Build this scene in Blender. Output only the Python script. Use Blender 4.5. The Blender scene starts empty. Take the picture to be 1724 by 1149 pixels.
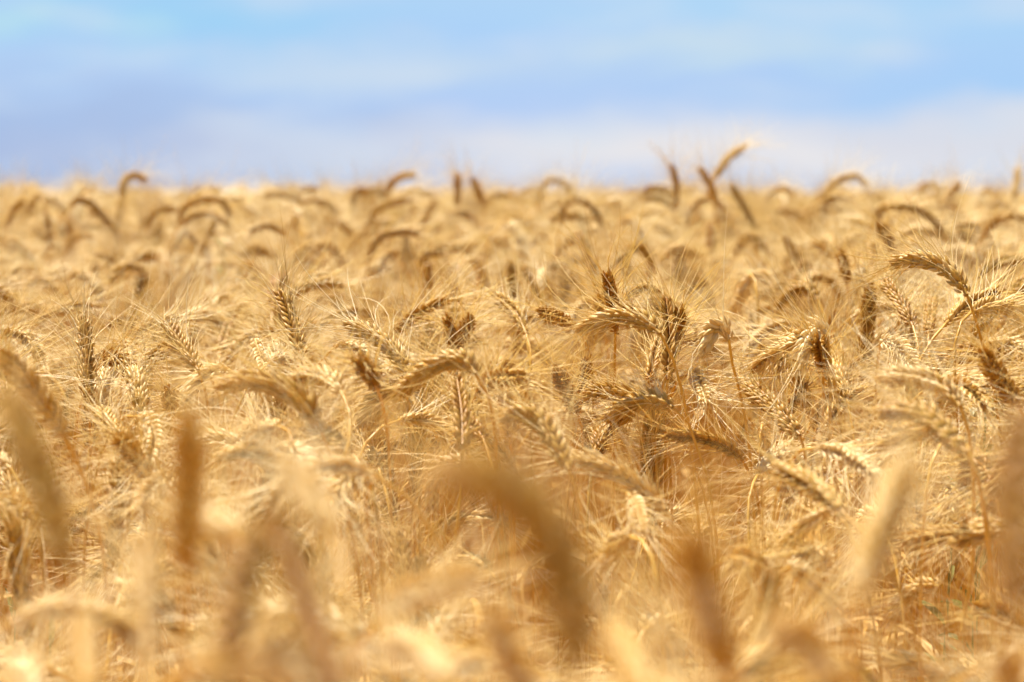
import bpy, math, random
import numpy as np
from mathutils import Vector
sc = bpy.context.scene
col = sc.collection
R = math.radians
rng = np.random.default_rng(11)

# ------------------------------------------------------------------ camera
CAM = np.array([0.0, 0.0, 1.0])
LENS = 100.0
FPX = LENS / 36.0 * 1724.0            # focal length in photo pixels
HY = 325.0                            # photo row of eye level
PITCH = math.atan((574.5 - HY) / FPX)
cd = bpy.data.cameras.new("camera"); cam = bpy.data.objects.new("camera", cd); col.objects.link(cam)
cam.location = CAM; cam.rotation_euler = (R(90) - PITCH, 0, 0)
cd.lens = LENS; cd.sensor_width = 36.0; cd.clip_start = 0.05; cd.clip_end = 5000
cd.dof.use_dof = True; cd.dof.focus_distance = 2.28; cd.dof.aperture_fstop = 7.8; cd.dof.aperture_blades = 0
sc.camera = cam

# ------------------------------------------------------------------ sky and sun
SUN_EL, SUN_AZ = 65.0, -36.0          # degrees; azimuth from +Y (view direction) towards +X
w = bpy.data.worlds.new("World"); sc.world = w; w.use_nodes = True
nt = w.node_tree; N = nt.nodes; L = nt.links; N.clear()
def nd(t, **k):
    n = N.new(t)
    for a, b in k.items(): setattr(n, a, b)
    return n
sky = nd("ShaderNodeTexSky", sky_type='NISHITA', sun_disc=False)
sky.sun_elevation = R(SUN_EL); sky.sun_rotation = R(SUN_AZ)
sky.altitude = 800; sky.air_density = 1.0; sky.dust_density = 1.2; sky.ozone_density = 1.0
tc = nd("ShaderNodeTexCoord")
def srgb(r, g, b):
    return tuple(((c/255)/12.92 if c/255 <= .04045 else ((c/255+.055)/1.055)**2.4) for c in (r, g, b))
# soft clouds and bands of haze low in the sky; sizes in direction space
warp = nd("ShaderNodeTexNoise"); warp.inputs['Scale'].default_value = 14; warp.inputs['Detail'].default_value = 3
stv = nd('ShaderNodeVectorMath', operation='MULTIPLY'); stv.inputs[1].default_value = (1, 1, 2.6)
L.new(tc.outputs['Generated'], stv.inputs[0]); L.new(stv.outputs[0], warp.inputs['Vector'])
wsub = nd("ShaderNodeVectorMath", operation='SUBTRACT'); wsub.inputs[1].default_value = (.5, .5, .5)
L.new(warp.outputs['Color'], wsub.inputs[0])
wmul = nd("ShaderNodeVectorMath", operation='MULTIPLY'); wmul.inputs[1].default_value = (.16, 0, .034)
L.new(wsub.outputs[0], wmul.inputs[0])
wadd = nd("ShaderNodeVectorMath", operation='ADD')
L.new(tc.outputs['Generated'], wadd.inputs[0]); L.new(wmul.outputs[0], wadd.inputs[1])
tint = nd("ShaderNodeMix", data_type='RGBA', blend_type='MULTIPLY'); tint.inputs[0].default_value = 1.0
tint.inputs[7].default_value = (1.0, 1.0, 1.0, 1)
L.new(sky.outputs[0], tint.inputs[6])
cur = tint.outputs[2]
SKY_K = 1.0 / 0.05
EXPO = 1.43
def cloud(px, py, rx, ry, rgb, amt):
    """a soft cloud bank low over the field: direction, angular size, colour, opacity"""
    global cur
    cx, cz = (px - 862) / FPX, (HY - py) / FPX
    sb = nd("ShaderNodeVectorMath", operation='SUBTRACT'); sb.inputs[1].default_value = (cx, 1.0, cz)
    L.new(wadd.outputs[0], sb.inputs[0])
    ml = nd("ShaderNodeVectorMath", operation='MULTIPLY'); ml.inputs[1].default_value = (FPX / rx, 0.3, FPX / ry)
    L.new(sb.outputs[0], ml.inputs[0])
    g = nd("ShaderNodeTexGradient", gradient_type='SPHERICAL'); L.new(ml.outputs[0], g.inputs[0])
    mr = nd("ShaderNodeMapRange", interpolation_type='SMOOTHSTEP'); L.new(g.outputs['Fac'], mr.inputs[0])
    mr.inputs[1].default_value = 0; mr.inputs[2].default_value = 1; mr.inputs[3].default_value = 0; mr.inputs[4].default_value = amt
    mx = nd("ShaderNodeMix", data_type='RGBA'); L.new(mr.outputs[0], mx.inputs[0]); L.new(cur, mx.inputs[6])
    c = srgb(*rgb); k = SKY_K / (2 ** EXPO)
    mx.inputs[7].default_value = (c[0]*k, c[1]*k, c[2]*k, 1)
    cur = mx.outputs[2]
cloud(862, 150, 9000, 1500, (176, 206, 246), .95)
cloud(-50, 330, 1500, 260, (160, 186, 226), .85)
cloud(60, 270, 1100, 170, (168, 188, 226), .85)
cloud(220, 30, 800, 120, (156, 210, 246), .85)
cloud(20, 50, 200, 60, (186, 224, 240), .8)
cloud(1400, 30, 1300, 110, (174, 216, 247), .8)
cloud(640, 110, 620, 70, (196, 218, 240), .8)
cloud(960, 60, 420, 60, (170, 207, 249), .7)
cloud(820, 175, 480, 60, (174, 204, 247), .7)
cloud(1180, 80, 380, 50, (200, 222, 238), .9)
cloud(1620, 150, 420, 170, (168, 208, 248), .8)
cloud(1180, 262, 1350, 125, (233, 231, 234), 1.0)
cloud(1724, 225, 520, 80, (222, 222, 230), .9)
cloud(1000, 320, 1100, 60, (206, 216, 238), .6)
# thin broken cloud over all of it
cn = nd("ShaderNodeTexNoise"); cn.inputs['Scale'].default_value = 16; cn.inputs['Detail'].default_value = 4; cn.inputs['Roughness'].default_value = .45
cm = nd('ShaderNodeVectorMath', operation='MULTIPLY_ADD'); cm.inputs[1].default_value = (1, 1, 3.2); cm.inputs[2].default_value = (3.1, 1.7, .4)
L.new(tc.outputs['Generated'], cm.inputs[0]); L.new(cm.outputs[0], cn.inputs['Vector'])
cmr = nd("ShaderNodeMapRange", interpolation_type='SMOOTHSTEP'); L.new(cn.outputs['Fac'], cmr.inputs[0])
cmr.inputs[1].default_value = .45; cmr.inputs[2].default_value = .72; cmr.inputs[3].default_value = 0; cmr.inputs[4].default_value = .42
cx_ = nd("ShaderNodeMix", data_type='RGBA'); L.new(cmr.outputs[0], cx_.inputs[0]); L.new(cur, cx_.inputs[6])
cc = srgb(214, 226, 240); cx_.inputs[7].default_value = tuple(c*SKY_K/2**EXPO for c in cc)+(1,)
cur = cx_.outputs[2]
bg = nd("ShaderNodeBackground"); bg.inputs[1].default_value = 0.05
L.new(cur, bg.inputs[0])
wo = nd("ShaderNodeOutputWorld"); L.new(bg.outputs[0], wo.inputs[0])

sd = bpy.data.lights.new("sun", 'SUN'); so = bpy.data.objects.new("sun", sd); col.objects.link(so)
sd.energy = 5.0; sd.angle = R(0.53); sd.color = (1.0, .93, .79)
dirv = Vector((math.sin(R(SUN_AZ)) * math.cos(R(SUN_EL)), math.cos(R(SUN_AZ)) * math.cos(R(SUN_EL)), math.sin(R(SUN_EL))))
so.rotation_euler = dirv.to_track_quat('Z', 'Y').to_euler()
vs = sc.view_settings; vs.view_transform = 'Standard'; vs.look = 'None'; vs.exposure = EXPO; vs.gamma = 1
sc.cycles.max_bounces = 12; sc.cycles.diffuse_bounces = 6; sc.cycles.transmission_bounces = 8
sc.cycles.use_denoising = True

# ------------------------------------------------------------------ materials
def straw_mat(name, pale, mid, dark, transl, rough, spec, noise_scale=90.0):
    m = bpy.data.materials.new(name); m.use_nodes = True
    t = m.node_tree; n = t.nodes; l = t.links; n.clear()
    out = n.new("ShaderNodeOutputMaterial")
    at = n.new("ShaderNodeAttribute"); at.attribute_name = "tone"
    oi = n.new("ShaderNodeObjectInfo")
    no = n.new("ShaderNodeTexNoise"); no.inputs['Scale'].default_value = noise_scale; no.inputs['Detail'].default_value = 3
    tcn = n.new("ShaderNodeTexCoord"); l.new(tcn.outputs['Object'], no.inputs['Vector'])
    a = n.new("ShaderNodeMath"); a.operation = 'MULTIPLY_ADD'; a.inputs[1].default_value = .30; l.new(oi.outputs['Random'], a.inputs[0]); l.new(at.outputs['Fac'], a.inputs[2])
    b = n.new("ShaderNodeMath"); b.operation = 'MULTIPLY_ADD'; b.inputs[1].default_value = .45; l.new(no.outputs['Fac'], b.inputs[0]); l.new(a.outputs[0], b.inputs[2])
    c = n.new("ShaderNodeMath"); c.operation = 'ADD'; c.inputs[1].default_value = -.37; l.new(b.outputs[0], c.inputs[0])
    cr = n.new("ShaderNodeValToRGB"); l.new(c.outputs[0], cr.inputs[0])
    e = cr.color_ramp.elements
    e[0].position = 0.0; e[0].color = (*pale, 1); e[1].position = 1.0; e[1].color = (*dark, 1)
    x = e.new(.5); x.color = (*mid, 1)
    p = n.new("ShaderNodeBsdfPrincipled"); l.new(cr.outputs[0], p.inputs['Base Color'])
    p.inputs['Roughness'].default_value = rough; p.inputs['Specular IOR Level'].default_value = spec
    tr = n.new("ShaderNodeBsdfTranslucent"); l.new(cr.outputs[0], tr.inputs['Color'])
    mx = n.new("ShaderNodeMixShader"); mx.inputs[0].default_value = transl
    l.new(p.outputs[0], mx.inputs[1]); l.new(tr.outputs[0], mx.inputs[2]); l.new(mx.outputs[0], out.inputs[0])
    return m
M_EAR = straw_mat("husk", (.86, .71, .40), (.61, .365, .060), (.43, .195, .018), .34, .45, .40, 140)
M_AWN = straw_mat("awn", (.95, .83, .54), (.80, .57, .16), (.54, .30, .038), .30, .45, .40, 60)
M_STEM = straw_mat("straw", (.76, .50, .11), (.63, .345, .036), (.45, .20, .013), .30, .38, .5, 30)
M_LEAF = straw_mat("dry_leaf", (.80, .61, .30), (.66, .41, .12), (.44, .23, .05), .40, .55, .3, 50)

def plain(name, c1, c2, scale, rough=.9, transl=0):
    m = bpy.data.materials.new(name); m.use_nodes = True
    t = m.node_tree; n = t.nodes; l = t.links
    p = n["Principled BSDF"]; p.inputs['Roughness'].default_value = rough
    no = n.new("ShaderNodeTexNoise"); no.inputs['Scale'].default_value = scale; no.inputs['Detail'].default_value = 6
    tcn = n.new("ShaderNodeTexCoord"); l.new(tcn.outputs['Object'], no.inputs['Vector'])
    cr = n.new("ShaderNodeValToRGB"); l.new(no.outputs['Fac'], cr.inputs[0])
    cr.color_ramp.elements[0].position = .35; cr.color_ramp.elements[0].color = (*c1, 1)
    cr.color_ramp.elements[1].position = .65; cr.color_ramp.elements[1].color = (*c2, 1)
    l.new(cr.outputs[0], p.inputs['Base Color'])
    if transl:
        tr = n.new("ShaderNodeBsdfTranslucent"); l.new(cr.outputs[0], tr.inputs['Color'])
        mx = n.new("ShaderNodeMixShader"); mx.inputs[0].default_value = transl
        l.new(p.outputs[0], mx.inputs[1]); l.new(tr.outputs[0], mx.inputs[2]); l.new(mx.outputs[0], n["Material Output"].inputs[0])
    return m
M_SOIL = plain("soil", (.28, .15, .045), (.38, .22, .07), 9)
M_FAR = plain("ripe_field", (.56, .37, .13), (.68, .48, .20), 1.7)
M_GREEN = plain("green_leaf", (.19, .20, .045), (.34, .31, .09), 30, .5, .35)
M_FLOWER = plain("pale_petal", (.72, .66, .40), (.80, .78, .62), 60, .6, .3)

# ------------------------------------------------------------------ mesh assembly
class Geo:
    def __init__(s): s.v = []; s.f = []; s.t = []; s.m = []; s.n = 0
    def add(s, v, f, tone, mi=0):
        v = np.asarray(v, float).reshape(-1, 3); f = np.asarray(f, np.int64).reshape(-1, 4)
        s.v.append(v); s.f.append(f + s.n); s.n += len(v)
        s.t.append(np.broadcast_to(np.asarray(tone, float), (len(v),)).copy()); s.m.append(np.full(len(f), mi, np.int32))
    def arrays(s):
        return np.concatenate(s.v), np.concatenate(s.f), np.concatenate(s.t), np.concatenate(s.m)
    def mesh(s, name, mats):
        v, f, t, mi = s.arrays()
        return make_mesh(name, v, f, t, mi, mats)
def make_mesh(name, v, f, t, mi, mats, extra=None):
    me = bpy.data.meshes.new(name)
    me.vertices.add(len(v)); me.vertices.foreach_set("co", v.astype(np.float32).ravel())
    me.loops.add(f.size); me.polygons.add(len(f))
    me.loops.foreach_set("vertex_index", f.astype(np.int32).ravel())
    me.polygons.foreach_set("loop_start", np.arange(0, f.size, 4, dtype=np.int32))
    me.polygons.foreach_set("material_index", mi.astype(np.int32))
    me.polygons.foreach_set("use_smooth", np.ones(len(f), bool))
    a = me.attributes.new("tone", 'FLOAT', 'POINT'); a.data.foreach_set("value", t.astype(np.float32))
    for k, (ty, arr) in (extra or {}).items():
        b = me.attributes.new(k, ty, 'POINT')
        b.data.foreach_set("vector" if ty == 'FLOAT_VECTOR' else "value", arr.ravel())
    for mm in mats: me.materials.append(mm)
    me.update(calc_edges=True)
    return me

def resample(P, n):
    P = np.asarray(P, float)
    # Catmull-Rom through the points, then even spacing
    if len(P) == 2: Q = P
    else:
        E = np.vstack([2*P[0]-P[1], P, 2*P[-1]-P[-2]]); Q = []
        for i in range(1, len(E)-2):
            a, b, c, d = E[i-1:i+3]
            for u in np.linspace(0, 1, 12, endpoint=False):
                Q.append(.5*((2*b)+(-a+c)*u+(2*a-5*b+4*c-d)*u*u+(-a+3*b-3*c+d)*u**3))
        Q.append(P[-1]); Q = np.array(Q)
    s = np.r_[0, np.cumsum(np.linalg.norm(np.diff(Q, axis=0), axis=1))]
    u = np.linspace(0, s[-1], n)
    return np.stack([np.interp(u, s, Q[:, k]) for k in range(3)], 1), s[-1]
def frames(C, roll=0.0):
    T = np.gradient(C, axis=0); T /= np.linalg.norm(T, axis=1)[:, None] + 1e-12
    n = np.cross(T[0], [0.31, .77, .12]); n /= np.linalg.norm(n)
    Ns = []
    for t in T:
        n = n - t*np.dot(n, t); n /= np.linalg.norm(n); Ns.append(n)
    Ns = np.array(Ns); B = np.cross(T, Ns)
    c, s = math.cos(roll), math.sin(roll)
    return T, c*Ns+s*B, -s*Ns+c*B
def tube(g, C, rad, seg, tone, mi=0):
    T, Nn, B = frames(C); n = len(C)
    a = np.arange(seg)*2*math.pi/seg
    ring = np.cos(a)[None, :, None]*Nn[:, None]+np.sin(a)[None, :, None]*B[:, None]
    v = (C[:, None]+ring*np.asarray(rad)[:, None, None]).reshape(-1, 3)
    i = np.arange(n-1)[:, None]*seg; j = np.arange(seg)[None]; k = (j+1) % seg
    g.add(v, np.stack([i+j, i+k, i+seg+k, i+seg+j], -1).reshape(-1, 4), tone, mi)
def template(seg, prof):
    """boat shaped husk along +z, unit length, unit half width"""
    a = np.arange(seg)*2*math.pi/seg
    vs_, n = [], len(prof)
    for z, r, lift in prof:
        keel = 1+.22*np.cos(a)**8*(np.cos(a) > 0)
        vs_.append(np.stack([np.cos(a)*r*.80*keel+lift, np.sin(a)*r, np.full(seg, z)], 1))
    v = np.concatenate(vs_)
    i = np.arange(n-1)[:, None]*seg; j = np.arange(seg)[None]; k = (j+1) % seg
    return v, np.stack([i+j, i+k, i+seg+k, i+seg+j], -1).reshape(-1, 4)
PROF = [(0, .25, 0), (.10, .62, .06), (.28, .95, .16), (.46, 1.0, .20), (.64, .84, .18), (.80, .55, .08), (.92, .26, -.05), (1.0, .03, -.14)]
TV, TF = template(8, PROF)

def build_ear(C0, r, tone, roll, scale=1.0, awn_len=.062, spread=1.0, wild=0.0, fat=1.0, awn_r=1.0):
    """C0: centre line base -> tip (metres). Returns (Geo ear, Geo awns)."""
    C, length = resample(C0, 60); T, Nn, B = frames(C, roll)
    g = Geo(); aw = Geo()
    n = max(10, int(round(length/.0039)))
    tube(g, C, np.linspace(.0016, .0008, 60)*scale, 5, tone+.15)
    FV, FT = [], []; awns = []
    for i in range(n):
        u = (i+.2)/n*.965; q = u*59; k = int(q); fr = q-k; k2 = min(k+1, 59)
        P = C[k]*(1-fr)+C[k2]*fr; t, a, b = T[k], Nn[k], B[k]; s = 1 if i % 2 else -1
        size = scale*(0.62+.38*min(1, i/3.0))*(1-.36*max(0, (u-.72)/.28))*r.uniform(.93, 1.07)
        last = i == n-1
        specs = ((-1, .0000, .90, 20, 24), (1, .0000, .90, 20, 24), (-.42, .0016, 1.0, 16, 10), (.42, .0020, 1.0, 16, 10), (0, .0036, .8, 20, 0))
        for j, (lat, up, ln, outa, lata) in enumerate(specs):
            oa = R(outa+r.normal(0, 4.0)) if not last else R(6); la = R(lata*np.sign(lat)+r.normal(0, 5))
            d = t*math.cos(oa)+a*s*math.sin(oa); d = d*math.cos(la)+b*math.sin(la)
            d /= np.linalg.norm(d)
            x = a*s+b*lat*.8; x = x-d*np.dot(x, d); x /= np.linalg.norm(x); y = np.cross(d, x)
            base = P+a*s*.0012*scale*fat+b*lat*.0021*scale*fat+t*up*scale
            l_ = .0118*ln*size; wd = .00178*size*fat*r.uniform(.92, 1.08)
            V = base+TV[:, :1]*x*wd+TV[:, 1:2]*y*wd+TV[:, 2:3]*d*l_
            FV.append(V); tz = TV[:, 2]
            FT.append(tone+r.normal(0, .10)-.22*np.clip(tz-.55, 0, 1)*1.4+.10*(tz < .12))
            if j in (2, 3) or (j < 2 and r.random() < .25):
                awns.append((base+d*l_*.97, d, a*s, b*np.sign(lat), u))
    nf = len(FV)
    F = (TF[None]+np.arange(nf)[:, None, None]*len(TV)).reshape(-1, 4)
    g.add(np.concatenate(FV), F, np.concatenate(FT))
    for (p, d, a, b, u) in awns:
        if r.random() < .06: continue
        ln = awn_len*r.uniform(.6, 1.35)*(1-.25*abs(u-.5))*scale
        sp = spread*abs(r.normal(.48, .30))
        out = a*abs(r.normal(.7, .5))+b*r.normal(.5, .7); out /= np.linalg.norm(out)+1e-6
        d0 = d+.15*r.normal(0, 1, 3); d0 /= np.linalg.norm(d0)
        d1 = d*math.cos(sp)+out*math.sin(sp)+r.normal(0, .10+wild*.35, 3); d1 /= np.linalg.norm(d1)
        m = 7; u_ = np.linspace(0, 1, m)
        bend = r.normal(0, .16+wild*.4, 3)
        dirs = d0*(1-u_**.5)[:, None]+d1*(u_**.5)[:, None]+bend*(u_**2)[:, None]
        dirs /= np.linalg.norm(dirs, axis=1)[:, None]
        pts = p+np.vstack([np.zeros(3), np.cumsum(dirs[:-1]*ln/(m-1), axis=0)])
        tube(aw, pts, np.linspace(.00042, .00013, m)*scale*awn_r, 3, tone*.5+r.normal(.1, .13))
    return g, aw
def build_leaf(g, P, t, az, ln, wd, r, droop, tone):
    """a dry curled ribbon leaving the stem at P"""
    n = 18; u = np.linspace(0, 1, n)
    h = np.array([math.cos(az), math.sin(az), 0]); up = np.array([0, 0, 1.0])
    ang = R(65)-droop*u**1.2
    dirs = np.cos(ang)[:, None]*h+np.sin(ang)[:, None]*up
    C = P+np.vstack([np.zeros(3), np.cumsum(dirs[:-1]*ln/(n-1), axis=0)])
    T, Nn, B = frames(C); tw = np.linspace(0, r.uniform(-3, 3), n)+r.uniform(0, 3)
    S = Nn*np.cos(tw)[:, None]+B*np.sin(tw)[:, None]; O = np.cross(T, S)
    wv = wd*np.sin(np.pi*np.clip(u*.93+.07, 0, 1))**.6*(1-u*.3)
    cols = [(-1, .35), (0, 0), (1, .35)]
    v = np.stack([C+S*(k*wv)[:, None]+O*(c*wv)[:, None] for k, c in cols], 1).reshape(-1, 3)
    i = np.arange(n-1)[:, None]*3; j = np.arange(2)[None]
    g.add(v, np.stack([i+j, i+j+1, i+j+4, i+j+3], -1).reshape(-1, 4), tone)

def build_plant(ear, stem, r, tone, roll=None, leaf=True, **kw):
    """ear: base->tip points; stem: ear base -> ground points. dict of Geo"""
    g, aw = build_ear(ear, r, tone, r.uniform(0, math.pi) if roll is None else roll, **kw)
    sc_ = kw.get('scale', 1.0)
    C, Ls = resample(stem, 40)
    s = Geo(); tube(s, C, (np.linspace(.00115, .0019, 40)+.0005*np.exp(-((np.linspace(0, 1, 40)-.38)/.012)**2))*sc_, 6, tone*.35+.28+r.normal(0, .07))
    lf = Geo()
    if leaf:
        k = int(r.uniform(9, 20)); build_leaf(lf, C[k], None, r.uniform(0, 6.28), r.uniform(.10, .2), r.uniform(.003, .0055), r, R(r.uniform(90, 190)), r.uniform(.1, .6))
    return dict(ear=g, awns=aw, stem=s, leaf=lf if leaf else None)

def link(name, me, parent=None):
    o = bpy.data.objects.new(name, me); col.objects.link(o)
    if parent: o.parent = parent
    return o
GROUP = "ripe wheat stalks of the field"
def stalk_object(parts, loc, label, group=GROUP):
    root = bpy.data.objects.new("wheat_stalk", None); col.objects.link(root); root.location = loc
    root.empty_display_size = .02
    root["label"] = label; root["category"] = "wheat"; root["group"] = group
    st = link("stem", parts['stem'], root)
    er = link("ear", parts['ear'], root)
    link("awns", parts['awns'], er)
    if parts.get('leaf'): link("leaf", parts['leaf'], st)
    return root

# ------------------------------------------------------------------ ground
def ground_z(x, y):
    d = np.clip((np.asarray(y, float)-1.0)/7.0, 0, 1)
    return .10*d*d*(3-2*d)+.006*np.sin(np.asarray(x)*2.3+np.asarray(y)*1.1)
ys = np.r_[np.linspace(-6, 12, 91), np.linspace(13, 60, 40), np.geomspace(65, 4000, 40)]
xs = np.r_[-np.geomspace(3000, 8, 30), np.linspace(-6, 6, 61), np.geomspace(8, 3000, 30)]
X, Y = np.meshgrid(xs, ys); Z = ground_z(X, Y)+.006*np.random.default_rng(1).normal(size=X.shape)*(np.abs(Y) < 12)
V = np.stack([X, Y, Z], -1).reshape(-1, 3); nx = len(xs)
i, j = np.meshgrid(np.arange(len(ys)-1), np.arange(nx-1), indexing='ij'); b = i*nx+j
F = np.stack([b, b+1, b+1+nx, b+nx], -1).reshape(-1, 4)
go = link("ground", make_mesh("ground", V, F, np.zeros(len(V)), np.zeros(len(F)), [M_SOIL])); go["kind"] = "structure"
# the crop far away, past where single plants can be told apart: a rolling canopy with its own height
ys = np.geomspace(38, 3500, 150); xs = np.linspace(-1, 1, 240)
rr = np.random.default_rng(5)
Y, U = np.meshgrid(ys, xs, indexing='ij'); X = U*(Y*.6+30)
Z = .955+.015*rr.normal(size=X.shape); Z = np.minimum(Z, .985)
V = np.stack([X, Y, Z], -1); low = V[0].copy(); low[:, 2] = .05
V = np.concatenate([low[None], V]).reshape(-1, 3); nx = len(xs)
i, j = np.meshgrid(np.arange(len(ys)), np.arange(nx-1), indexing='ij'); b = i*nx+j
F = np.stack([b, b+1, b+1+nx, b+nx], -1).reshape(-1, 4)
fo = link("distant_wheat", make_mesh("distant_wheat", V, F, np.zeros(len(V)), np.zeros(len(F)), [M_FAR]))
fo["kind"] = "stuff"; fo["label"] = "pale golden mass of far wheat reaching the skyline"; fo["category"] = "crop"

# ------------------------------------------------------------------ the stalks the photograph shows one by one
cp, sp_ = math.cos(PITCH), math.sin(PITCH)
def world(px, py, d):
    u, v = (px-862)/FPX*d, (574.5-py)/FPX*d
    return CAM+np.array([u, d*cp+v*sp_, v*cp-d*sp_])
def project(P):
    q = np.asarray(P, float)-CAM
    d = q[..., 1]*cp-q[..., 2]*sp_; v = q[..., 1]*sp_+q[..., 2]*cp
    return 862+q[..., 0]/d*FPX, 574.5-v/d*FPX, d
# (tone, depth in metres, ear from base to tip, stem below the ear, label or None, options)
TR = []
def tr(tone, d, ear, stem=(), label=None, **o): TR.append((tone, d, ear, stem, label, o))
# --- in focus
tr(.62, 2.30, [(1036,560),(1030,510),(1021,460)], [(1035,600),(1034,680),(1034,780),(1033,880)], "golden wheat ear standing upright behind the level arched ear, its tip clear above it", roll=.4)
tr(.38, 2.15, [(1112,562),(1085,541),(1045,532),(1005,541),(972,558)], [(1135,610),(1155,690),(1165,760),(1176,880)], "sharp arched wheat ear lying level across the foot of the upright golden ear", roll=1.2, awn=.07)
tr(.80, 2.25, [(1124,640),(1128,565),(1122,502)], [(1121,700),(1120,800),(1119,900)], "dark golden bristly wheat ear standing upright where the arched ear's stem begins", roll=.2, fat=1.1)
tr(.66, 2.30, [(1128,600),(1142,560),(1146,520)], (), "brown wheat ear pressed against the dark upright ear, tip leaning out", roll=.8)
tr(.70, 2.35, [(1093,638),(1100,605),(1110,575)], [(1088,680)], "small brown wheat ear under the curve of the arched ear")
tr(.62, 2.48, [(967,552),(940,536),(908,523)], (), "slim golden wheat ear leaning towards the arched ear's hanging tip", scale=.9)
tr(.50, 2.60, [(886,562),(868,526),(832,498)], (), "softly blurred golden ear with long pale awns beside the slim leaning ear")
tr(.72, 2.22, [(972,694),(955,660),(937,622)], (), "stout brown wheat ear below the arched tip, leaning beside a dark thin ear", roll=.1, fat=1.15)
tr(.88, 2.32, [(978,684),(982,645),(986,605)], (), "thin dark ear seen edge on beside the stout brown ear", scale=.8)
tr(.15, 2.20, [(1227,572),(1217,551),(1200,560),(1183,588)], [(1231,605),(1250,680),(1262,760),(1268,850)], "small pale hooked wheat ear with round grains on a leaning orange stem", len=.01, roll=1.5, fat=1.15)
tr(.13, 2.18, [(1392,562),(1378,551),(1362,574),(1350,600)], [(1397,600),(1410,680),(1420,760)], "pale hooked ear with pearly grains above the brown sheathed ear", len=.01, roll=1.4, fat=1.2)
tr(.70, 2.20, [(1386,625),(1383,598),(1378,572)], [(1386,690),(1384,770)], "brown sheathed ear upright directly under the pearly hooked ear", fat=1.15)
tr(.25, 2.28, [(1345,574),(1300,595),(1262,625)], (), "pale bristly ear lying level between the two hooked pale ears", awn=.075, wild=.3)
tr(.10, 2.22, [(1483,574),(1510,580),(1527,600),(1540,622)], [(1479,592),(1475,640),(1474,700)], "whitish drooping ear with knobbly grains below the tall hero stem's bend", roll=1.3)
tr(.42, 2.20, [(1628,497),(1602,460),(1557,438),(1502,441)], [(1641,532),(1655,582),(1668,630),(1680,700)], "large sharp ear arching high with curled awns on a bare bent stem", roll=1.2, awn=.07, fat=1.05)
tr(.50, 2.35, [(1592,546),(1627,514),(1680,490)], (), "golden ear slanting upward behind the bare bent stem", awn=.07)
tr(.45, 2.30, [(1636,526),(1667,515),(1704,517)], (), "level golden ear crossing just under the upward slanting ear", awn=.07)
tr(.60, 2.48, [(1537,549),(1515,508),(1486,474)], (), "brownish ear leaning under the large high arching ear")
tr(.70, 2.60, [(1563,562),(1566,530),(1568,503)], (), "small brown upright ear between the leaning ear and the bare bent stem", scale=.85)
tr(.08, 2.25, [(1160,631),(1172,633),(1180,652),(1189,682)], (), "short white ear with dark gaps hanging head down under the dark upright ear", roll=1.5, fat=1.1)
tr(.72, 2.18, [(1347,733),(1325,712),(1300,685),(1257,650)], [(1352,745),(1360,800)], "thick bristly brown ear slanting beside the pale hanging ear's shade", fat=1.25, awn=.05)
tr(.66, 2.35, [(1330,690),(1338,668),(1352,650)], (), "bushy golden ear end behind the thick bristly brown ear", fat=1.1)
tr(.35, 2.14, [(1133,686),(1105,674),(1060,683),(1022,705)], [(1156,706),(1172,750),(1190,800),(1203,880)], "sharp plump ear bowed level over a gap of bare orange stems", roll=1.1, fat=1.1)
tr(.45, 2.16, [(1250,775),(1215,750),(1170,736),(1122,733)], [(1265,800),(1277,850),(1285,900)], "slender ear slanting level across the bare orange stems", roll=.6)
tr(.35, 2.24, [(1078,684),(1050,702),(1010,722)], (), "second ear tucked beneath the plump bowed ear", scale=.9)
tr(.66, 2.22, [(1000,772),(1008,745),(1022,722)], (), "dull open ear end behind the first bare stem")
tr(.10, 2.24, [(1283,716),(1287,735),(1288,760)], (), "little white ear of stacked grains hanging under the thick brown ear", len=.04, scale=.85)
tr(.12, 2.20, [(1278,795),(1300,772),(1328,755)], (), "bleached feathery ear slanting beside the leaning stems' crossing", wild=.4)
tr(.60, 2.30, [(141+9,680),(147,640),(144,590),(140,537)], [(151,700),(152,750),(154,800)], "lone sharp brown ear standing straight with glinting awns", roll=1.55, awn=.07, fat=1.0)
tr(.66, 2.30, [(334,624),(312,592),(278,545)], [(345,655),(352,700)], "dark golden ear leaning with a fan of bright awns", roll=1.4, awn=.075)
tr(.78, 2.55, [(262,658),(232,624),(201,588)], (), "thin dark ear leaning between the lone straight ear and the fanned ear", scale=.85)
tr(.66, 2.32, [(508,606),(493,550),(484,520),(468,492)], [(514,640),(522,700)], "golden ear leaning steeply in front of a blurred grey hook", roll=.3)
tr(.15, 2.40, [(430,572),(440,600),(449,630)], (), "pale knobbly ear hanging beside the steep golden ear", fat=1.1)
tr(.10, 2.40, [(452,612),(470,604),(492,606)], (), "row of creamy grains lying level below the knobbly pale ear", scale=.85)
tr(.30, 2.20, [(686,630),(668,597),(632,567),(585,545)], [(687,650),(688,700)], "sharp flattened ear with wide open husks, dark withered neck and wild awns", roll=1.3, awn=.07, wild=.35)
tr(.52, 2.62, [(658,568),(700,530),(755,503)], (), "softly blurred ear rising behind the wild awned ear", awn=.07)
tr(.80, 2.85, [(766,572),(766,530),(765,486)], (), "dark blurred upright ear behind the V of brown ears", scale=.9)
tr(.70, 2.55, [(768,592),(778,565),(792,536)], (), "brown ear leaning out of a V beside the dark upright ear")
tr(.60, 2.58, [(764,592),(760,560),(752,535)], ())
tr(.45, 1.98, [(801,630),(785,611),(752,609),(715,626),(676,659)], [(818,655),(830,700),(836,760)], "thick ribbed ear bent down like a claw beside a grainy level ear", roll=1.0, fat=1.15)
tr(.45, 2.05, [(800,668),(825,641),(882,633)], (), "grainy golden ear lying level behind the claw shaped ear")
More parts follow.
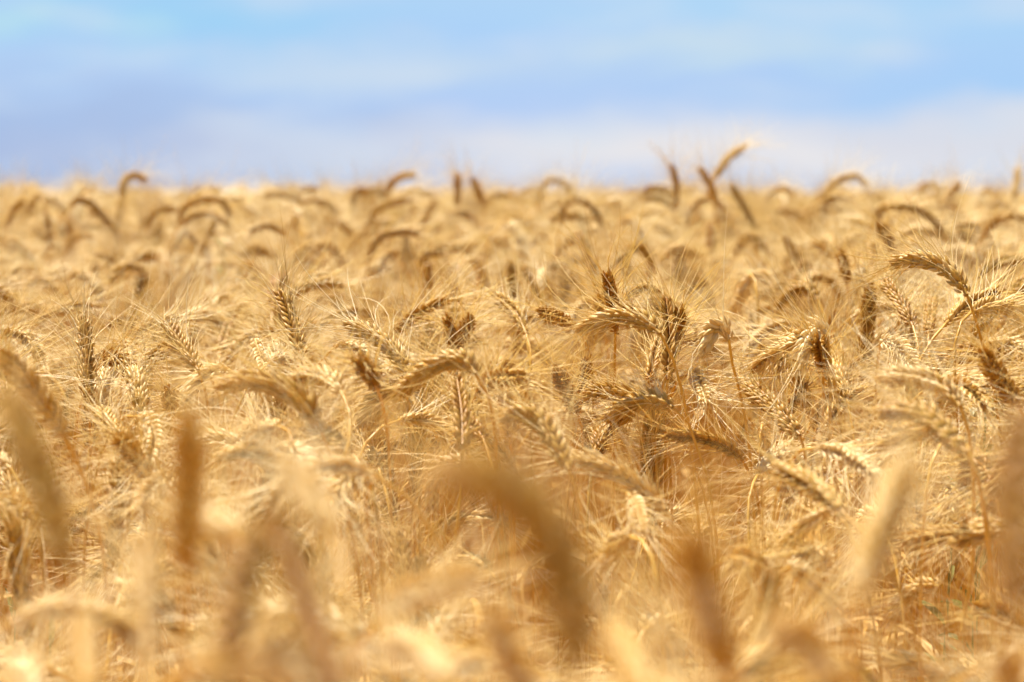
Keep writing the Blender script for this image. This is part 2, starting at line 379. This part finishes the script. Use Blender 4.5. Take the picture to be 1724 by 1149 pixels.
tr(.45, 1.85, [(542,728),(516,686),(475,655),(425,641),(370,651)], [(555,762),(570,810)], "long ribbed golden ear drooping sideways over a tangle of awns", roll=1.1, fat=1.1)
tr(.28, 1.95, [(578,666),(560,642),(525,631),(488,641)], (), "pale ear curving close behind the long ribbed golden ear")
tr(.55, 1.95, [(586,758),(552,736),(515,722)], (), "short golden ear crossing the neck of the long ribbed ear")
tr(.12, 1.98, [(235,702),(252,712),(259,742),(250,782)], (), "whitish ear of layered grains hanging near the tall blurred spike", roll=1.5, fat=1.2)
tr(.50, 2.05, [(210,745),(188,718),(165,692)], (), "golden ear leaning below the lone straight ear's stem")
tr(.12, 1.82, [(298,803),(262,815),(238,850)], (), "cream drooping ear against the dark foreground spike")
tr(.60, 1.75, [(112,742),(78,684),(40,636),(4,598)], (), "blurred brown ear slanting in from the edge above the big blurred spike", fat=1.1)
tr(.66, 2.0, [(779,758),(778,700),(770,640)], (), "short stout ear standing below the claw shaped ear's neck", fat=1.2)
tr(.30, 2.12, [(672,708),(712,706),(738,720),(756,752)], (), "small ear with a pale split tip hanging over a dim gap", scale=.9)
tr(.60, 1.95, [(634,652),(622,630),(600,606)], ())
tr(.25, 1.76, [(628,802),(600,804),(573,816),(560,852)], [(615,840),(622,900),(628,980)], "grey cream hooked ear with curling awns on a thick orange stem", fat=1.1)
tr(.40, 1.92, [(470,718),(440,725),(424,748)], ())
tr(.70, 2.25, [(291,692),(287,676),(284,658)], (), "brown ear seen end on at the foot of the thin dark leaning ear")
tr(.62, 2.20, [(168,852),(140,857),(114,871)], (), "small sharp brown ear lying level among three orange stems")
tr(.25, 1.82, [(2,836),(30,850),(60,878)], ())
tr(.18, 2.25, [(605,865),(632,884),(668,908)], (), "small bright ear glimpsed behind the grey cream hooked ear")
tr(.30, 1.88, [(1617,684),(1590,653),(1540,636),(1484,637)], [(1630,722),(1636,780),(1640,860)], "broad blurred pale ear arching over a second brown arch", fat=1.1)
tr(.58, 1.78, [(1628,762),(1600,738),(1568,705),(1530,691),(1478,692)], [(1650,820),(1660,900)], "broad blurred brown ear arching beneath the pale arch", fat=1.1)
tr(.35, 1.88, [(1572,717),(1530,730),(1486,751)], ())
tr(.68, 2.02, [(1716,686),(1684,641),(1656,594)], (), "bushy brown ear leaning in below the level golden ear", fat=1.2)
tr(.08, 2.02, [(1598,744),(1620,755),(1642,774)], ())
tr(.40, 1.88, [(957,792),(940,756),(914,716),(880,697),(846,706)], [(972,830),(985,900)], "blurred golden ear bent to a knee on a curved stem", fat=1.05)
tr(.18, 1.88, [(1378,754),(1425,764),(1472,797)], (), "row of blurred cream grains above the pale leaning blur")
tr(.18, 1.84, [(1394,861),(1350,890),(1310,932)], (), "pale ear sloping down through the tangle beside the pale leaning blur")
tr(.15, 1.80, [(1330,954),(1368,984),(1408,1022)], (), "cream ear sloping away under the pale sloping ear")
tr(.35, 2.02, [(1584,986),(1545,992),(1520,1010),(1506,1042)], [(1600,1010),(1612,1060)], "sharp ear curled over with downswept awns among green weeds", awn=.08, roll=1.3)
tr(.45, 1.98, [(1672,906),(1620,900),(1562,904),(1518,912)], (), "level ear above the curled ear and the green weeds")
tr(.12, 1.84, [(1062,836),(1072,860),(1082,896)], (), "pale layered ear hanging past the ends of the bare orange stems")
tr(.30, 1.80, [(1062,905),(1035,920),(1022,955)], ())
tr(.35, 1.72, [(1225,942),(1250,940),(1284,948)], ())
tr(.40, 1.76, [(1424,868),(1372,821),(1308,785)], (), "blurred ear slanting behind the pale leaning blur", fat=1.1)
# --- close to the lens, strongly blurred
tr(0.75, 0.928, [(112,958),(86,860),(50,760),(16,662)], [(122,1040),(130,1149)], "huge blurred brown spike leaning at the field's near edge", fat=1.15,  scale=.86, awn=.06, len=.07)
tr(0.72, 1.000, [(310,955),(313,890),(318,800),(316,706)], [(308,1050),(306,1149)], "blurred dark spike standing bolt upright over the cream drooping ear", scale=.86, awn=.06, len=.07)
tr(0.72, 0.720, [(968,1140),(962,1040),(940,935),(890,858),(822,812),(742,798)], [(970,1200),(972,1260)], "very large blurred brown ear arching over bare straw", fat=1.15,  scale=.86, awn=.06, len=.07)
tr(1.05, 0.816, [(565,1160),(532,1065),(502,975),(474,905)], [(600,1230)], "blurred brown ear forming the far leg of the large upturned V",  scale=.86, awn=.06, len=.07)
tr(1.05, 0.840, [(485,930),(455,893),(420,935),(398,1010),(380,1090)], [(500,960),(522,1040),(550,1140)], "large blurred hook like an upturned V", fat=1.0,  scale=.86, awn=.06, len=.07)
tr(1.25, .80, [(1712,1020),(1706,900),(1709,800),(1722,700)], [(1706,1149)], "darkest brown blurred spike cut by the frame edge", fat=1.05, scale=.85, awn=.02, len=.07)
tr(0.5, 0.880, [(1445,1010),(1462,940),(1490,865),(1522,775)], [(1435,1080),(1430,1149)], "pale leaning blur of an ear with a brown foot", scale=.86, awn=.06, len=.07)
tr(0.72, 0.800, [(1225,1149),(1208,1080),(1180,985),(1160,900)], [(1232,1200)], "blurred brown spike between the large arch and the pale leaning blur", scale=.86, awn=.06, len=.07)
tr(0.3, 1.000, [(562,905),(525,835),(486,780)], (), "creamy blurred ear over the large upturned V hook", scale=.86, awn=.06, len=.07)
tr(0.50, 0.976, [(248,1110),(244,1000),(240,905)], (), "golden blurred upright ear between the dark spike and the great leaning one", scale=.86, awn=.06, len=.07)
tr(0.60, 1.000, [(148,1190),(142,1120),(136,1050)], (), "blurred golden ear low under the great leaning spike", scale=.86, awn=.06, len=.07)
tr(0.62, 0.880, [(1092,1190),(1065,1120),(1035,1060)], (), "low blurred ear beside the foot of the large arch", scale=.86, awn=.06, len=.07)
tr(0.45, 0.896, [(1400,1140),(1350,1080),(1300,1060)], (), "low cream blur under the sloping cream ear", scale=.86, awn=.06, len=.07)
tr(0.35, 1.120, [(400,905),(368,885),(335,872)], (), "soft cream ear just beside the dark upright spike", scale=.86, awn=.06, len=.07)
tr(.60, 0.960, [(760,1160),(720,1100),(650,1080)], (), None, scale=.86, awn=.06, len=.07)
tr(0.45, 1.000, [(905,1180),(860,1110),(830,1040)], (), None, scale=.86, awn=.06, len=.07)
tr(0.25, 1.160, [(640,1045),(690,1005),(790,965)], (), "cream ear slanting level over the low blurred straw")
# --- behind the focus, skyline
tr(.70, 4.6, [(1136,356),(1138,312),(1130,278)], (), "brown ear standing alone against the sky beside the forked pair")
tr(.62, 4.6, [(1206,346),(1196,312),(1179,285)], (), "shorter brown ear of the forked pair against the sky")
tr(.60, 4.5, [(1202,302),(1225,268),(1254,246)], [(1198,318),(1202,345)], "tallest ear of all, curving up into the sky from the forked pair")
tr(.62, 4.4, [(1273,387),(1250,342),(1231,309)], ())
tr(.15, 6.0, [(1322,346),(1321,312)], ())
tr(.45, 5.0, [(1380,332),(1410,305),(1440,297),(1459,313)], (), "blurred golden arch cresting the skyline beyond the curled high ear")
tr(.50, 4.8, [(1372,357),(1403,333),(1431,337)], ())
tr(.35, 3.6, [(1470,377),(1485,352),(1520,347),(1556,358),(1588,391)], (), "long blurred half circle ear with a pale end above the large high arching ear")
tr(.55, 4.6, [(1590,352),(1600,330),(1616,309)], ())
tr(.70, 5.0, [(1706,338),(1711,310),(1714,284)], ())
tr(.50, 3.7, [(1653,402),(1670,376),(1700,362),(1726,370)], ())
tr(.95, 3.4, [(1503,422),(1493,398),(1479,380)], ())
tr(.92, 4.0, [(1197,378),(1197,400),(1196,428)], ())
tr(.55, 4.0, [(1236,432),(1251,408),(1270,400),(1291,422)], ())
tr(.62, 3.5, [(1102,452),(1080,420),(1055,424),(1027,448)], ())
tr(.58, 3.8, [(1117,432),(1142,417),(1173,432)], ())
tr(.58, 3.1, [(1646,464),(1680,442),(1726,436)], ())
tr(.70, 3.2, [(1426,477),(1422,450),(1416,425)], ())
tr(.10, 3.0, [(1264,462),(1252,490),(1236,527)], (), "whitish ear hanging straight down above the small pale hooked ear")
tr(.45, 2.9, [(1377,505),(1362,484),(1335,490),(1308,518)], ())
tr(.50, 3.9, [(944,378),(951,350),(970,338),(993,348),(1017,384)], [(938,410),(931,450),(927,500)], "blurred crook of an ear with a grey tip on a tall bowed stem")
tr(.60, 3.3, [(1004,462),(990,425),(975,391)], ())
tr(.50, 6.0, [(908,330),(922,307),(945,307),(970,331)], (), "faint ring shaped ear touching the sky beyond the grey tipped crook")
tr(.60, 3.9, [(930,520),(929,480),(932,452)], ())
tr(.55, 3.6, [(900,468),(915,452),(945,452),(975,480)], ())
tr(.66, 5.0, [(650,332),(658,311),(675,298),(698,294)], (), "brown ear bowing against the sky, alone before the first pair of spikes")
tr(.74, 5.0, [(770,350),(770,320),(770,293)], (), "upright spike against the sky, straighter one of the pair")
tr(.74, 5.0, [(813,345),(805,322),(796,302)], (), "tilted spike against the sky, shorter one of the pair")
tr(.66, 7.0, [(548,337),(547,305)], ())
tr(.60, 8.0, [(443,337),(446,315)], ())
tr(.55, 4.5, [(622,377),(635,355),(660,342),(696,335)], ())
tr(.52, 3.8, [(620,437),(630,411),(650,396),(680,390),(703,393)], [(617,460),(612,500)], "long blurred ear sweeping up from a bare stem in a quarter circle")
tr(.48, 3.7, [(704,447),(724,428),(765,418),(802,414)], [(715,470),(720,520)])
tr(.58, 4.5, [(655,441),(676,427),(706,432)], ())
tr(.66, 4.0, [(721,492),(722,468),(720,443)], ())
tr(.66, 3.4, [(601,537),(595,508),(587,478)], ())
tr(.60, 4.0, [(608,478),(617,455),(630,462)], ())
tr(.60, 4.0, [(814,443),(830,416),(853,404)], ())
tr(.08, 4.2, [(766,436),(776,448),(788,462)], ())
tr(.50, 4.6, [(203,332),(210,305),(226,296),(244,303)], (), "ring shaped blurred ear rising over the skyline above a dark slanting spike")
tr(.80, 4.6, [(191,397),(198,365),(206,334)], ())
tr(.60, 7.5, [(66,332),(55,311)], ())
tr(.66, 7.5, [(124,330),(130,310),(143,316)], ())
tr(.55, 5.0, [(245,381),(257,361),(275,350),(298,353)], ())
tr(.50, 4.2, [(300,377),(310,350),(340,335),(370,338),(388,362)], (), "wide blurred half circle ear with a second arch nested inside")
tr(.50, 4.4, [(304,382),(320,368),(346,361),(372,370),(388,388)], (), "inner arch nested under the wide half circle ear")
tr(.48, 4.4, [(118,350),(130,339),(150,342),(168,358),(187,380)], ())
tr(1.0, 4.8, [(77,352),(81,380),(85,416)], (), "grey dark ear hanging straight near the skyline beside its fainter twin")
tr(.95, 5.0, [(117,362),(116,385),(115,415)], (), "fainter grey ear hanging beside the grey dark one")
tr(.60, 4.6, [(11,387),(22,357),(41,337)], ())
tr(.08, 4.4, [(272,418),(276,436),(281,458)], (), "white striped ear hanging over the broad dark arch")
tr(.60, 3.7, [(187,478),(195,457),(215,449),(238,458),(248,480)], (), "broad dark arch of an ear under the white striped one")
tr(.55, 3.7, [(21,507),(45,481),(70,474),(94,490)], ())
tr(.66, 4.2, [(350,452),(348,430),(343,414)], ())
tr(.60, 4.2, [(457,433),(432,420),(407,433)], ())
tr(.20, 3.9, [(438,456),(415,447),(397,470)], ())
tr(.58, 4.0, [(541,434),(518,418),(494,431)], ())
tr(.50, 4.0, [(582,447),(560,421),(534,414)], ())
tr(.45, 4.0, [(1,407),(25,410),(48,432),(64,457)], ())
tr(.40, 3.0, [(48,558),(80,530),(120,518),(152,514)], ())
tr(.95, 3.0, [(459,513),(462,482),(478,461)], (), "blurred grey hook behind the steep golden ear")
tr(.60, 3.2, [(493,483),(520,464),(552,473)], ())
tr(.92, 2.9, [(371,592),(379,568),(387,545)], (), "dark blurred stub of an ear beyond the fanned ear's awns")
tr(.60, 5.0, [(554,387),(570,374),(591,396)], ())
def stem_from(base, tdir, pts, r):
    """stem curve: leaves the ear against its direction, then runs down to the soil"""
    S = [base]
    if len(pts): S += list(pts); last = S[-1]; td = S[-1]-S[-2]; td = td/np.linalg.norm(td)
    else:
        last = base; td = -tdir
    # bend from the last direction to straight down
    h = .10 if td[2] < .3 else .05
    lean = np.array([r.normal(0, .03), r.normal(0, .03), 0])
    side = np.array([td[0], td[1], 0])
    end = last+side*.05+lean*.5+np.array([0, 0, -.16 if td[2] > -.5 else -.2])
    P0, P1, P2, P3 = last, last+td*h*.7, end+np.array([0, 0, .09]), end
    for u in (.2, .4, .6, .8, 1.0):
        S.append((1-u)**3*P0+3*(1-u)**2*u*P1+3*(1-u)*u*u*P2+u**3*P3)
    gx, gy = end[0]+lean[0], end[1]+lean[1]
    gz = float(ground_z(gx, gy))-.004
    if end[2] > gz+.1:
        S.append((end+np.array([gx, gy, gz]))/2)
        S.append(np.array([gx, gy, gz]))
    else: S.append(np.array([S[-1][0], S[-1][1], min(gz, S[-1][2]-.02)]))
    return S
def pose_words(ear):
    """how the ear is carried, read from its picture outline"""
    (x0, y0), (x1, y1) = ear[0], ear[-1]; top = min(p[1] for p in ear)
    L_ = math.hypot(x1-x0, y1-y0)+1
    if y1 > y0+.25*L_ and top > y0-.25*L_: return "hanging head down"
    if top < min(y0, y1)-.12*L_: return "arched over in a hook"
    if abs(x1-x0) > 1.6*abs(y1-y0): return "bowed almost level"
    if abs(x1-x0) > .45*abs(y1-y0): return "leaning over"
    return "standing upright"
LABELS = set()
def auto_label(tone, d, ear):
    cx = sum(p[0] for p in ear)/len(ear)/17.24; cy = sum(p[1] for p in ear)/len(ear)/11.49
    t = "pale straw" if tone < .28 else "golden" if tone < .62 else "brown"
    f = "heavily blurred" if d < 1.5 else "blurred" if d < 1.95 else "sharp" if d < 2.55 else "softly blurred" if d < 3.5 else "blurred far"
    base = f"{f} {t} wheat ear {pose_words(ear)}, {cx:.0f}% across and {cy:.0f}% down"
    k = base
    for dx in (0, .5, -.5, 1, -1, 1.5):
        for dy in (0, .5, -.5, 1, -1):
            k = f"{f} {t} wheat ear {pose_words(ear)}, {cx+dx:.0f}% across and {cy+dy:.0f}% down"
            if k not in LABELS: LABELS.add(k); return k
    return k
KEEP_CLEAR = []
for idx, (tone, d, ear, stem, label, o) in enumerate(TR):
    r = np.random.default_rng(1000+idx)
    if d > 3.3 and tone < .85: tone *= .85
    if 1.6 < d < 3 and tone > .3: tone += .10
    if d < 1.5 and tone < 1: tone *= .72
    E = np.array([world(x, y, d) for x, y in ear])
    seg = np.r_[0, np.cumsum(np.linalg.norm(np.diff(E, axis=0), axis=1))]
    want = o.get('len', .084)
    dep = 0.0
    if seg[-1] < want: dep = min(math.sqrt(want**2-seg[-1]**2), .075)*o.get('sgn', r.choice([-1, 1]))
    away = np.array([0, cp, -sp_])
    E = E+away*(dep*seg/seg[-1])[:, None]
    E = E - away*dep*.5
    # keep the picture outline: re-project the points shifted in depth
    for q, (x, y) in enumerate(ear):
        _, _, dq = project(E[q]); E[q] = world(x, y, float(dq))
    base = E[0]; td = E[1]-E[0]; td /= np.linalg.norm(td)
    d0 = float(project(base)[2]); KEEP_CLEAR.append((resample(E, 9)[0], d, tone))
    if len(stem) > 1 and d < 2.5: KEEP_CLEAR.append((resample(np.array([world(x, y, d0) for x, y in stem[:3]]), 6)[0], d, tone))
    S = [world(x, y, d0+.01*(k+1)) for k, (x, y) in enumerate(stem)]
    S = stem_from(base, td, S, r)
    root = np.array(S[-1])
    kw = dict(scale=o.get('scale', 1.0), awn_len=o.get('awn', .070), spread=o.get('spread', 1.0), wild=o.get('wild', 0.1), fat=o.get('fat', 1.0)*.96, awn_r=.88)
    parts = build_plant(E-root, np.array(S)-root, r, tone, roll=o.get('roll'), leaf=(idx % 3 == 0), **kw)
    meshes = dict(ear=parts['ear'].mesh("ear", [M_EAR]), awns=parts['awns'].mesh("awns", [M_AWN]), stem=parts['stem'].mesh("stem", [M_STEM]))
    if parts['leaf']: meshes['leaf'] = parts['leaf'].mesh("leaf", [M_LEAF])
    if label is None: label = auto_label(tone, d, ear)
    else:
        assert label not in LABELS, label
        LABELS.add(label)
    stalk_object(meshes, root, label)

# ------------------------------------------------------------------ kinds of stalk for the rest of the field (top at z = 0.90)
NP = 26
protos = []
for k in range(NP):
    r = np.random.default_rng(400+k)
    bend = [10, 30, 60, 95, 120, 140, 155, 165, 178][k % 9]+r.uniform(-12, 12)
    n = 60; Lp = .16; Le = r.uniform(.075, .092)
    s = np.linspace(0, Lp+Le, n); frac = np.clip(s/(Lp+Le), 0, 1)
    ang = R(bend)*(frac**2.3 if bend > 60 else frac)+R(r.uniform(0, 6))
    dx = np.sin(ang); dz = np.cos(ang)
    Pc = np.stack([np.cumsum(dx), .12*np.cumsum(dx)*r.normal(), np.cumsum(dz)], 1)*(Lp+Le)/n
    # lower stalk, nearly straight
    lean = r.normal(0, .03, 2)
    low = np.array([[0, 0, -1.0], [lean[0]*.3, lean[1]*.3, -.5], [lean[0]*.1, lean[1]*.1, -.12], [0, 0, 0]])
    kb = int(n*Lp/(Lp+Le))
    ear = Pc[kb::4]; 
    if np.linalg.norm(ear[-1]-Pc[-1]) > 1e-6: ear = np.vstack([ear, Pc[-1]])
    stem = np.vstack([Pc[kb::-6], low[::-1][1:]])
    ztop = max(Pc[:, 2].max(), 0)
    off = np.array([0, 0, .90-ztop])
    tone = float(np.clip(r.normal(.48, .26), .02, .95))
    protos.append((build_plant(ear+off, stem+off, r, tone, leaf=(k % 2 == 0), scale=r.uniform(.92, 1.06), awn_len=r.uniform(.060, .078), wild=r.uniform(.05, .4), spread=r.uniform(.8, 1.3), awn_r=.72, fat=r.uniform(.85, 1.15)), ear+off, tone))

# ------------------------------------------------------------------ where the rest of the field grows
rg = np.random.default_rng(77)
pts = []
def zone(y0, y1, dens, margin):
    n = int(dens*(y1-y0)*2*(.18*y1+margin)); y = rg.uniform(y0, y1, n); x = rg.uniform(-1, 1, n)*(.18*y1+margin)
    keep = np.abs(x) < .18*y+margin
    return np.stack([x[keep], y[keep]], 1)
P2 = np.concatenate([zone(.85, 1.6, 115, .5), zone(1.6, 3.0, 360, .6), zone(3.0, 6.0, 340, .6), zone(6, 13, 300, .8), zone(13, 42, 80, 1.5)])
n = len(P2)
mean_top = np.interp(P2[:, 1], [.5, 1.6, 1.9, 2.2, 2.6, 3, 4, 6, 9, 40], [.74, .80, .828, .849, .868, .885, .905, .922, .922, .941])
drop = np.where(rg.random(n) < .62, rg.normal(0, 1, n)*np.interp(P2[:, 1], [2, 4, 6, 8, 12], [.016, .025, .027, .024, .012]), -rg.uniform(.01, .16, n))
poke = (rg.random(n) < np.interp(P2[:, 1], [3, 5, 7], [.20, .15, .06])) & (P2[:, 1] > 2.7) & (P2[:, 1] < 11)
drop = np.where(poke, rg.uniform(.015, .095, n)*np.clip((P2[:, 1]-1.8)/3, .2, 1), drop)
top = np.minimum(mean_top+drop, 1.032)                 # height of each plant's highest point
px, py, dd = project(np.stack([P2[:, 0], P2[:, 1], top], 1))
near = P2[:, 1] < 1.7
# thin stand close to the lens: only plants well below eye level there
row = np.where((px > 290) & (px < 1250), rg.uniform(930, 1100, n), rg.uniform(1060, 1220, n))
lim = 1.0-(row-HY)*P2[:, 1]/FPX
top = np.where(near, lim, top)
PI_ = rg.integers(0, NP, n); ARCH = np.array([k for k in range(NP) if k % 9 >= 4]); PI_ = np.where(poke & (rg.random(n) < .8), ARCH[rg.integers(0, len(ARCH), n)], PI_); ROT = rg.uniform(0, 2*math.pi, n); SCL = rg.uniform(.92, 1.08, n)
Zp = top-.90*SCL
# where the crop stands open in front of the ears seen above, no other plant grows
KX, KY, KD = [], [], []
for pts_, d, _ in KEEP_CLEAR:
    ax, ay, ad = project(pts_); KX += list(ax); KY += list(ay); KD += list(ad)
# the open hollow among the bare stems, and the one by the weeds
for gx in np.arange(1020, 1240, 35):
    for gy in np.arange(620, 850, 35): KX.append(gx); KY.append(gy); KD.append(3.0)
for gx, gy, gd in ((150, 900, 2.5), (190, 930, 2.5), (110, 900, 2.5), (1560, 960, 2.5), (1600, 1000, 2.4), (1640, 980, 2.5), (1550, 1060, 2.3), (1600, 1080, 2.3), (620, 780, 2.5), (640, 720, 2.5)): KX.append(gx); KY.append(gy); KD.append(gd)
KX, KY, KD = map(np.array, (KX, KY, KD))
clear = np.zeros(n, bool)
for q in np.where(P2[:, 1] < 5.0)[0]:
    k = int(PI_[q]); c, s = math.cos(ROT[q]), math.sin(ROT[q]); e = resample(protos[k][1], 7)[0]*SCL[q]
    e = np.vstack([e, [0, 0, e[:, 2].max()-.02]])
    ex, ey, ed = project(np.stack([e[:, 0]*c-e[:, 1]*s+P2[q, 0], e[:, 0]*s+e[:, 1]*c+P2[q, 1], e[:, 2]+Zp[q]], 1))
    m = KD > ed.mean()-.02
    if m.any():
        dist = np.hypot(ex[:, None]-KX[m][None], ey[:, None]-KY[m][None]).min()
        if dist < 20+40/ed.mean(): clear[q] = rg.random() < .93
ok = ~clear; P2, top, px, py, dd, near, PI_, ROT, SCL, Zp = [a_[ok] for a_ in (P2, top, px, py, dd, near, PI_, ROT, SCL, Zp)]; n = len(P2)
print("cleared", int(clear.sum()))
chosen = np.zeros(n, bool)
vis = (~near) & (px > 20) & (px < 1704) & (py < 1120)
rank = np.where(vis, (top-.78)*40/np.maximum(dd, 1.6), -9)
N_EXTRA = max(0, 296-len(TR))
order = np.argsort(-rank)[:N_EXTRA]; chosen[order] = True
pm = {}
for q in order:
    k = int(PI_[q])
    if k not in pm:
        a = protos[k][0]; pm[k] = dict(ear=a['ear'].mesh("ear", [M_EAR]), awns=a['awns'].mesh("awns", [M_AWN]), stem=a['stem'].mesh("stem", [M_STEM]))
        if a['leaf']: pm[k]['leaf'] = a['leaf'].mesh("leaf", [M_LEAF])
    c, s = math.cos(ROT[q]), math.sin(ROT[q]); e = protos[k][1]*SCL[q]
    ew = np.stack([e[:, 0]*c-e[:, 1]*s+P2[q, 0], e[:, 0]*s+e[:, 1]*c+P2[q, 1], e[:, 2]+Zp[q]], 1)
    ex, ey, ed = project(ew)
    root = stalk_object(pm[k], (P2[q, 0], P2[q, 1], Zp[q]), auto_label(protos[k][2], float(ed.mean()), list(zip(ex, ey))))
    root.rotation_euler[2] = ROT[q]; root.scale = (SCL[q],)*3

# the mass of the crop: one object, its plants set out on points
keep = ~chosen; G = Geo(); PID = []
for k, (a, _, _) in enumerate(protos):
    before = G.n
    for part, mi in (('ear', 0), ('awns', 1), ('stem', 2), ('leaf', 3)):
        if a.get(part) is not None:
            v, f, t, m_ = a[part].arrays(); G.add(v, f, t, mi)
    PID.append(np.full(G.n-before, k))
v, f, t, mi = G.arrays(); npt = int(keep.sum())
v = np.concatenate([v, np.stack([P2[keep, 0], P2[keep, 1], Zp[keep]], 1)]); t = np.r_[t, np.zeros(npt)]
pid = np.r_[np.concatenate(PID), np.full(npt, -1)].astype(np.int32)
rot = np.zeros((len(v), 3), np.float32); rot[-npt:, 2] = ROT[keep]; rot[-npt:, 0] = rg.normal(0, .03, npt); rot[-npt:, 1] = rg.normal(0, .03, npt)
scl = np.ones(len(v), np.float32); scl[-npt:] = SCL[keep]
sel = np.zeros(len(v), np.int32); sel[-npt:] = PI_[keep]
me = make_mesh("wheat_crop", v, f, t, mi, [M_EAR, M_AWN, M_STEM, M_LEAF],
               dict(pid=('INT', pid), prot=('FLOAT_VECTOR', rot), pscl=('FLOAT', scl), psel=('INT', sel)))
crop = link("wheat_crop", me); crop["kind"] = "stuff"; crop["label"] = "dense ripe golden wheat filling the field behind and between the single ears"; crop["category"] = "crop"
gt = bpy.data.node_groups.new("crop_on_points", 'GeometryNodeTree')
gt.interface.new_socket("Geometry", in_out='INPUT', socket_type='NodeSocketGeometry'); gt.interface.new_socket("Geometry", in_out='OUTPUT', socket_type='NodeSocketGeometry')
gn = gt.nodes; gl = gt.links
gi = gn.new("NodeGroupInput"); go_ = gn.new("NodeGroupOutput")
def attr(name, ty):
    a = gn.new("GeometryNodeInputNamedAttribute"); a.data_type = ty; a.inputs[0].default_value = name; return a.outputs[0]
pidn = attr("pid", 'INT')
def sep(val):
    c = gn.new("FunctionNodeCompare"); c.data_type = 'INT'; c.operation = 'EQUAL'; gl.new(pidn, c.inputs[2]); c.inputs[3].default_value = val
    s_ = gn.new("GeometryNodeSeparateGeometry"); s_.domain = 'POINT'; gl.new(gi.outputs[0], s_.inputs[0]); gl.new(c.outputs[0], s_.inputs[1]); return s_.outputs[0]
join = gn.new("GeometryNodeJoinGeometry")
for k in range(NP):
    ti = gn.new("GeometryNodeGeometryToInstance"); gl.new(sep(k), ti.inputs[0]); gl.new(ti.outputs[0], join.inputs[0])
iop = gn.new("GeometryNodeInstanceOnPoints"); gl.new(sep(-1), iop.inputs['Points']); gl.new(join.outputs[0], iop.inputs['Instance'])
iop.inputs['Pick Instance'].default_value = True
gl.new(attr("psel", 'INT'), iop.inputs['Instance Index'])
er = gn.new("FunctionNodeEulerToRotation"); gl.new(attr("prot", 'FLOAT_VECTOR'), er.inputs[0]); gl.new(er.outputs[0], iop.inputs['Rotation'])
gl.new(attr("pscl", 'FLOAT'), iop.inputs['Scale'])
gl.new(iop.outputs[0], go_.inputs[0])
md = crop.modifiers.new("crop", 'NODES'); md.node_group = gt
print("TRACED", len(TR), "EXTRA", len(order), "POINTS", npt, "labels", len(LABELS))

# ------------------------------------------------------------------ green weeds between the stalks
def weed(name, px, py, d, h, n_leaf, seed, label, flower=False):
    r = np.random.default_rng(seed); P = world(px, py, d); gz = float(ground_z(P[0], P[1])); root = np.array([P[0], P[1], gz])
    H = P[2]-gz; n_leaf = n_leaf*2//3
    o = bpy.data.objects.new(name, None); col.objects.link(o); o.location = root; o.empty_display_size = .02
    o["label"] = label; o["category"] = "weed"; o["group"] = "green weeds in the crop"
    C = np.array([[0, 0, 0], [.01, 0, H*.35], [-.008, .006, H*.7], [0, 0, H]]); Cs, _ = resample(C, 20)
    g = Geo(); tube(g, Cs, np.linspace(.0022, .0010, 20), 6, 0); st = link("stem", g.mesh("weed_stem", [M_GREEN]), o)
    for k in range(n_leaf):
        q = int(19-k*.9) if k < 14 else 6; q = max(q, 5)
        g = Geo(); build_leaf(g, Cs[q], None, r.uniform(0, 6.28), r.uniform(.02, .05), r.uniform(.002, .0045), r, R(r.uniform(10, 90)), 0)
        link("leaf", g.mesh("weed_leaf", [M_GREEN]), o)
    if flower:
        for k in range(3):
            g = Geo(); p0 = Cs[-1]+r.normal(0, .008, 3)
            for m in range(7):
                a = m*.9; build_leaf(g, p0, None, a, .009, .0028, r, R(30), 0)
            link("flower", g.mesh("weed_flower", [M_FLOWER]), o)
weed("weed", 32, 905, 2.35, 1, 12, 1, "leafy green weed low among stems by the huge blurred brown spike")
weed("weed", 1603, 905, 2.3, 1, 10, 2, "upright green weed behind the level ear above the curled ear")
weed("weed", 1650, 955, 2.25, 1, 12, 3, "yellowish green weed shoot beside the sharp curled over ear")
weed("weed", 1660, 690, 2.3, 1, 9, 4, "small weed with cream petals under the bushy brown leaning ear", True)
weed("weed", 85, 1085, 2.2, 1, 9, 5, "thin green weed at the foot of the tangle, lowest of all")
weed("weed", 378, 422, 4.3, 1, 12, 6, "far blurred green shoot showing among the background arches")
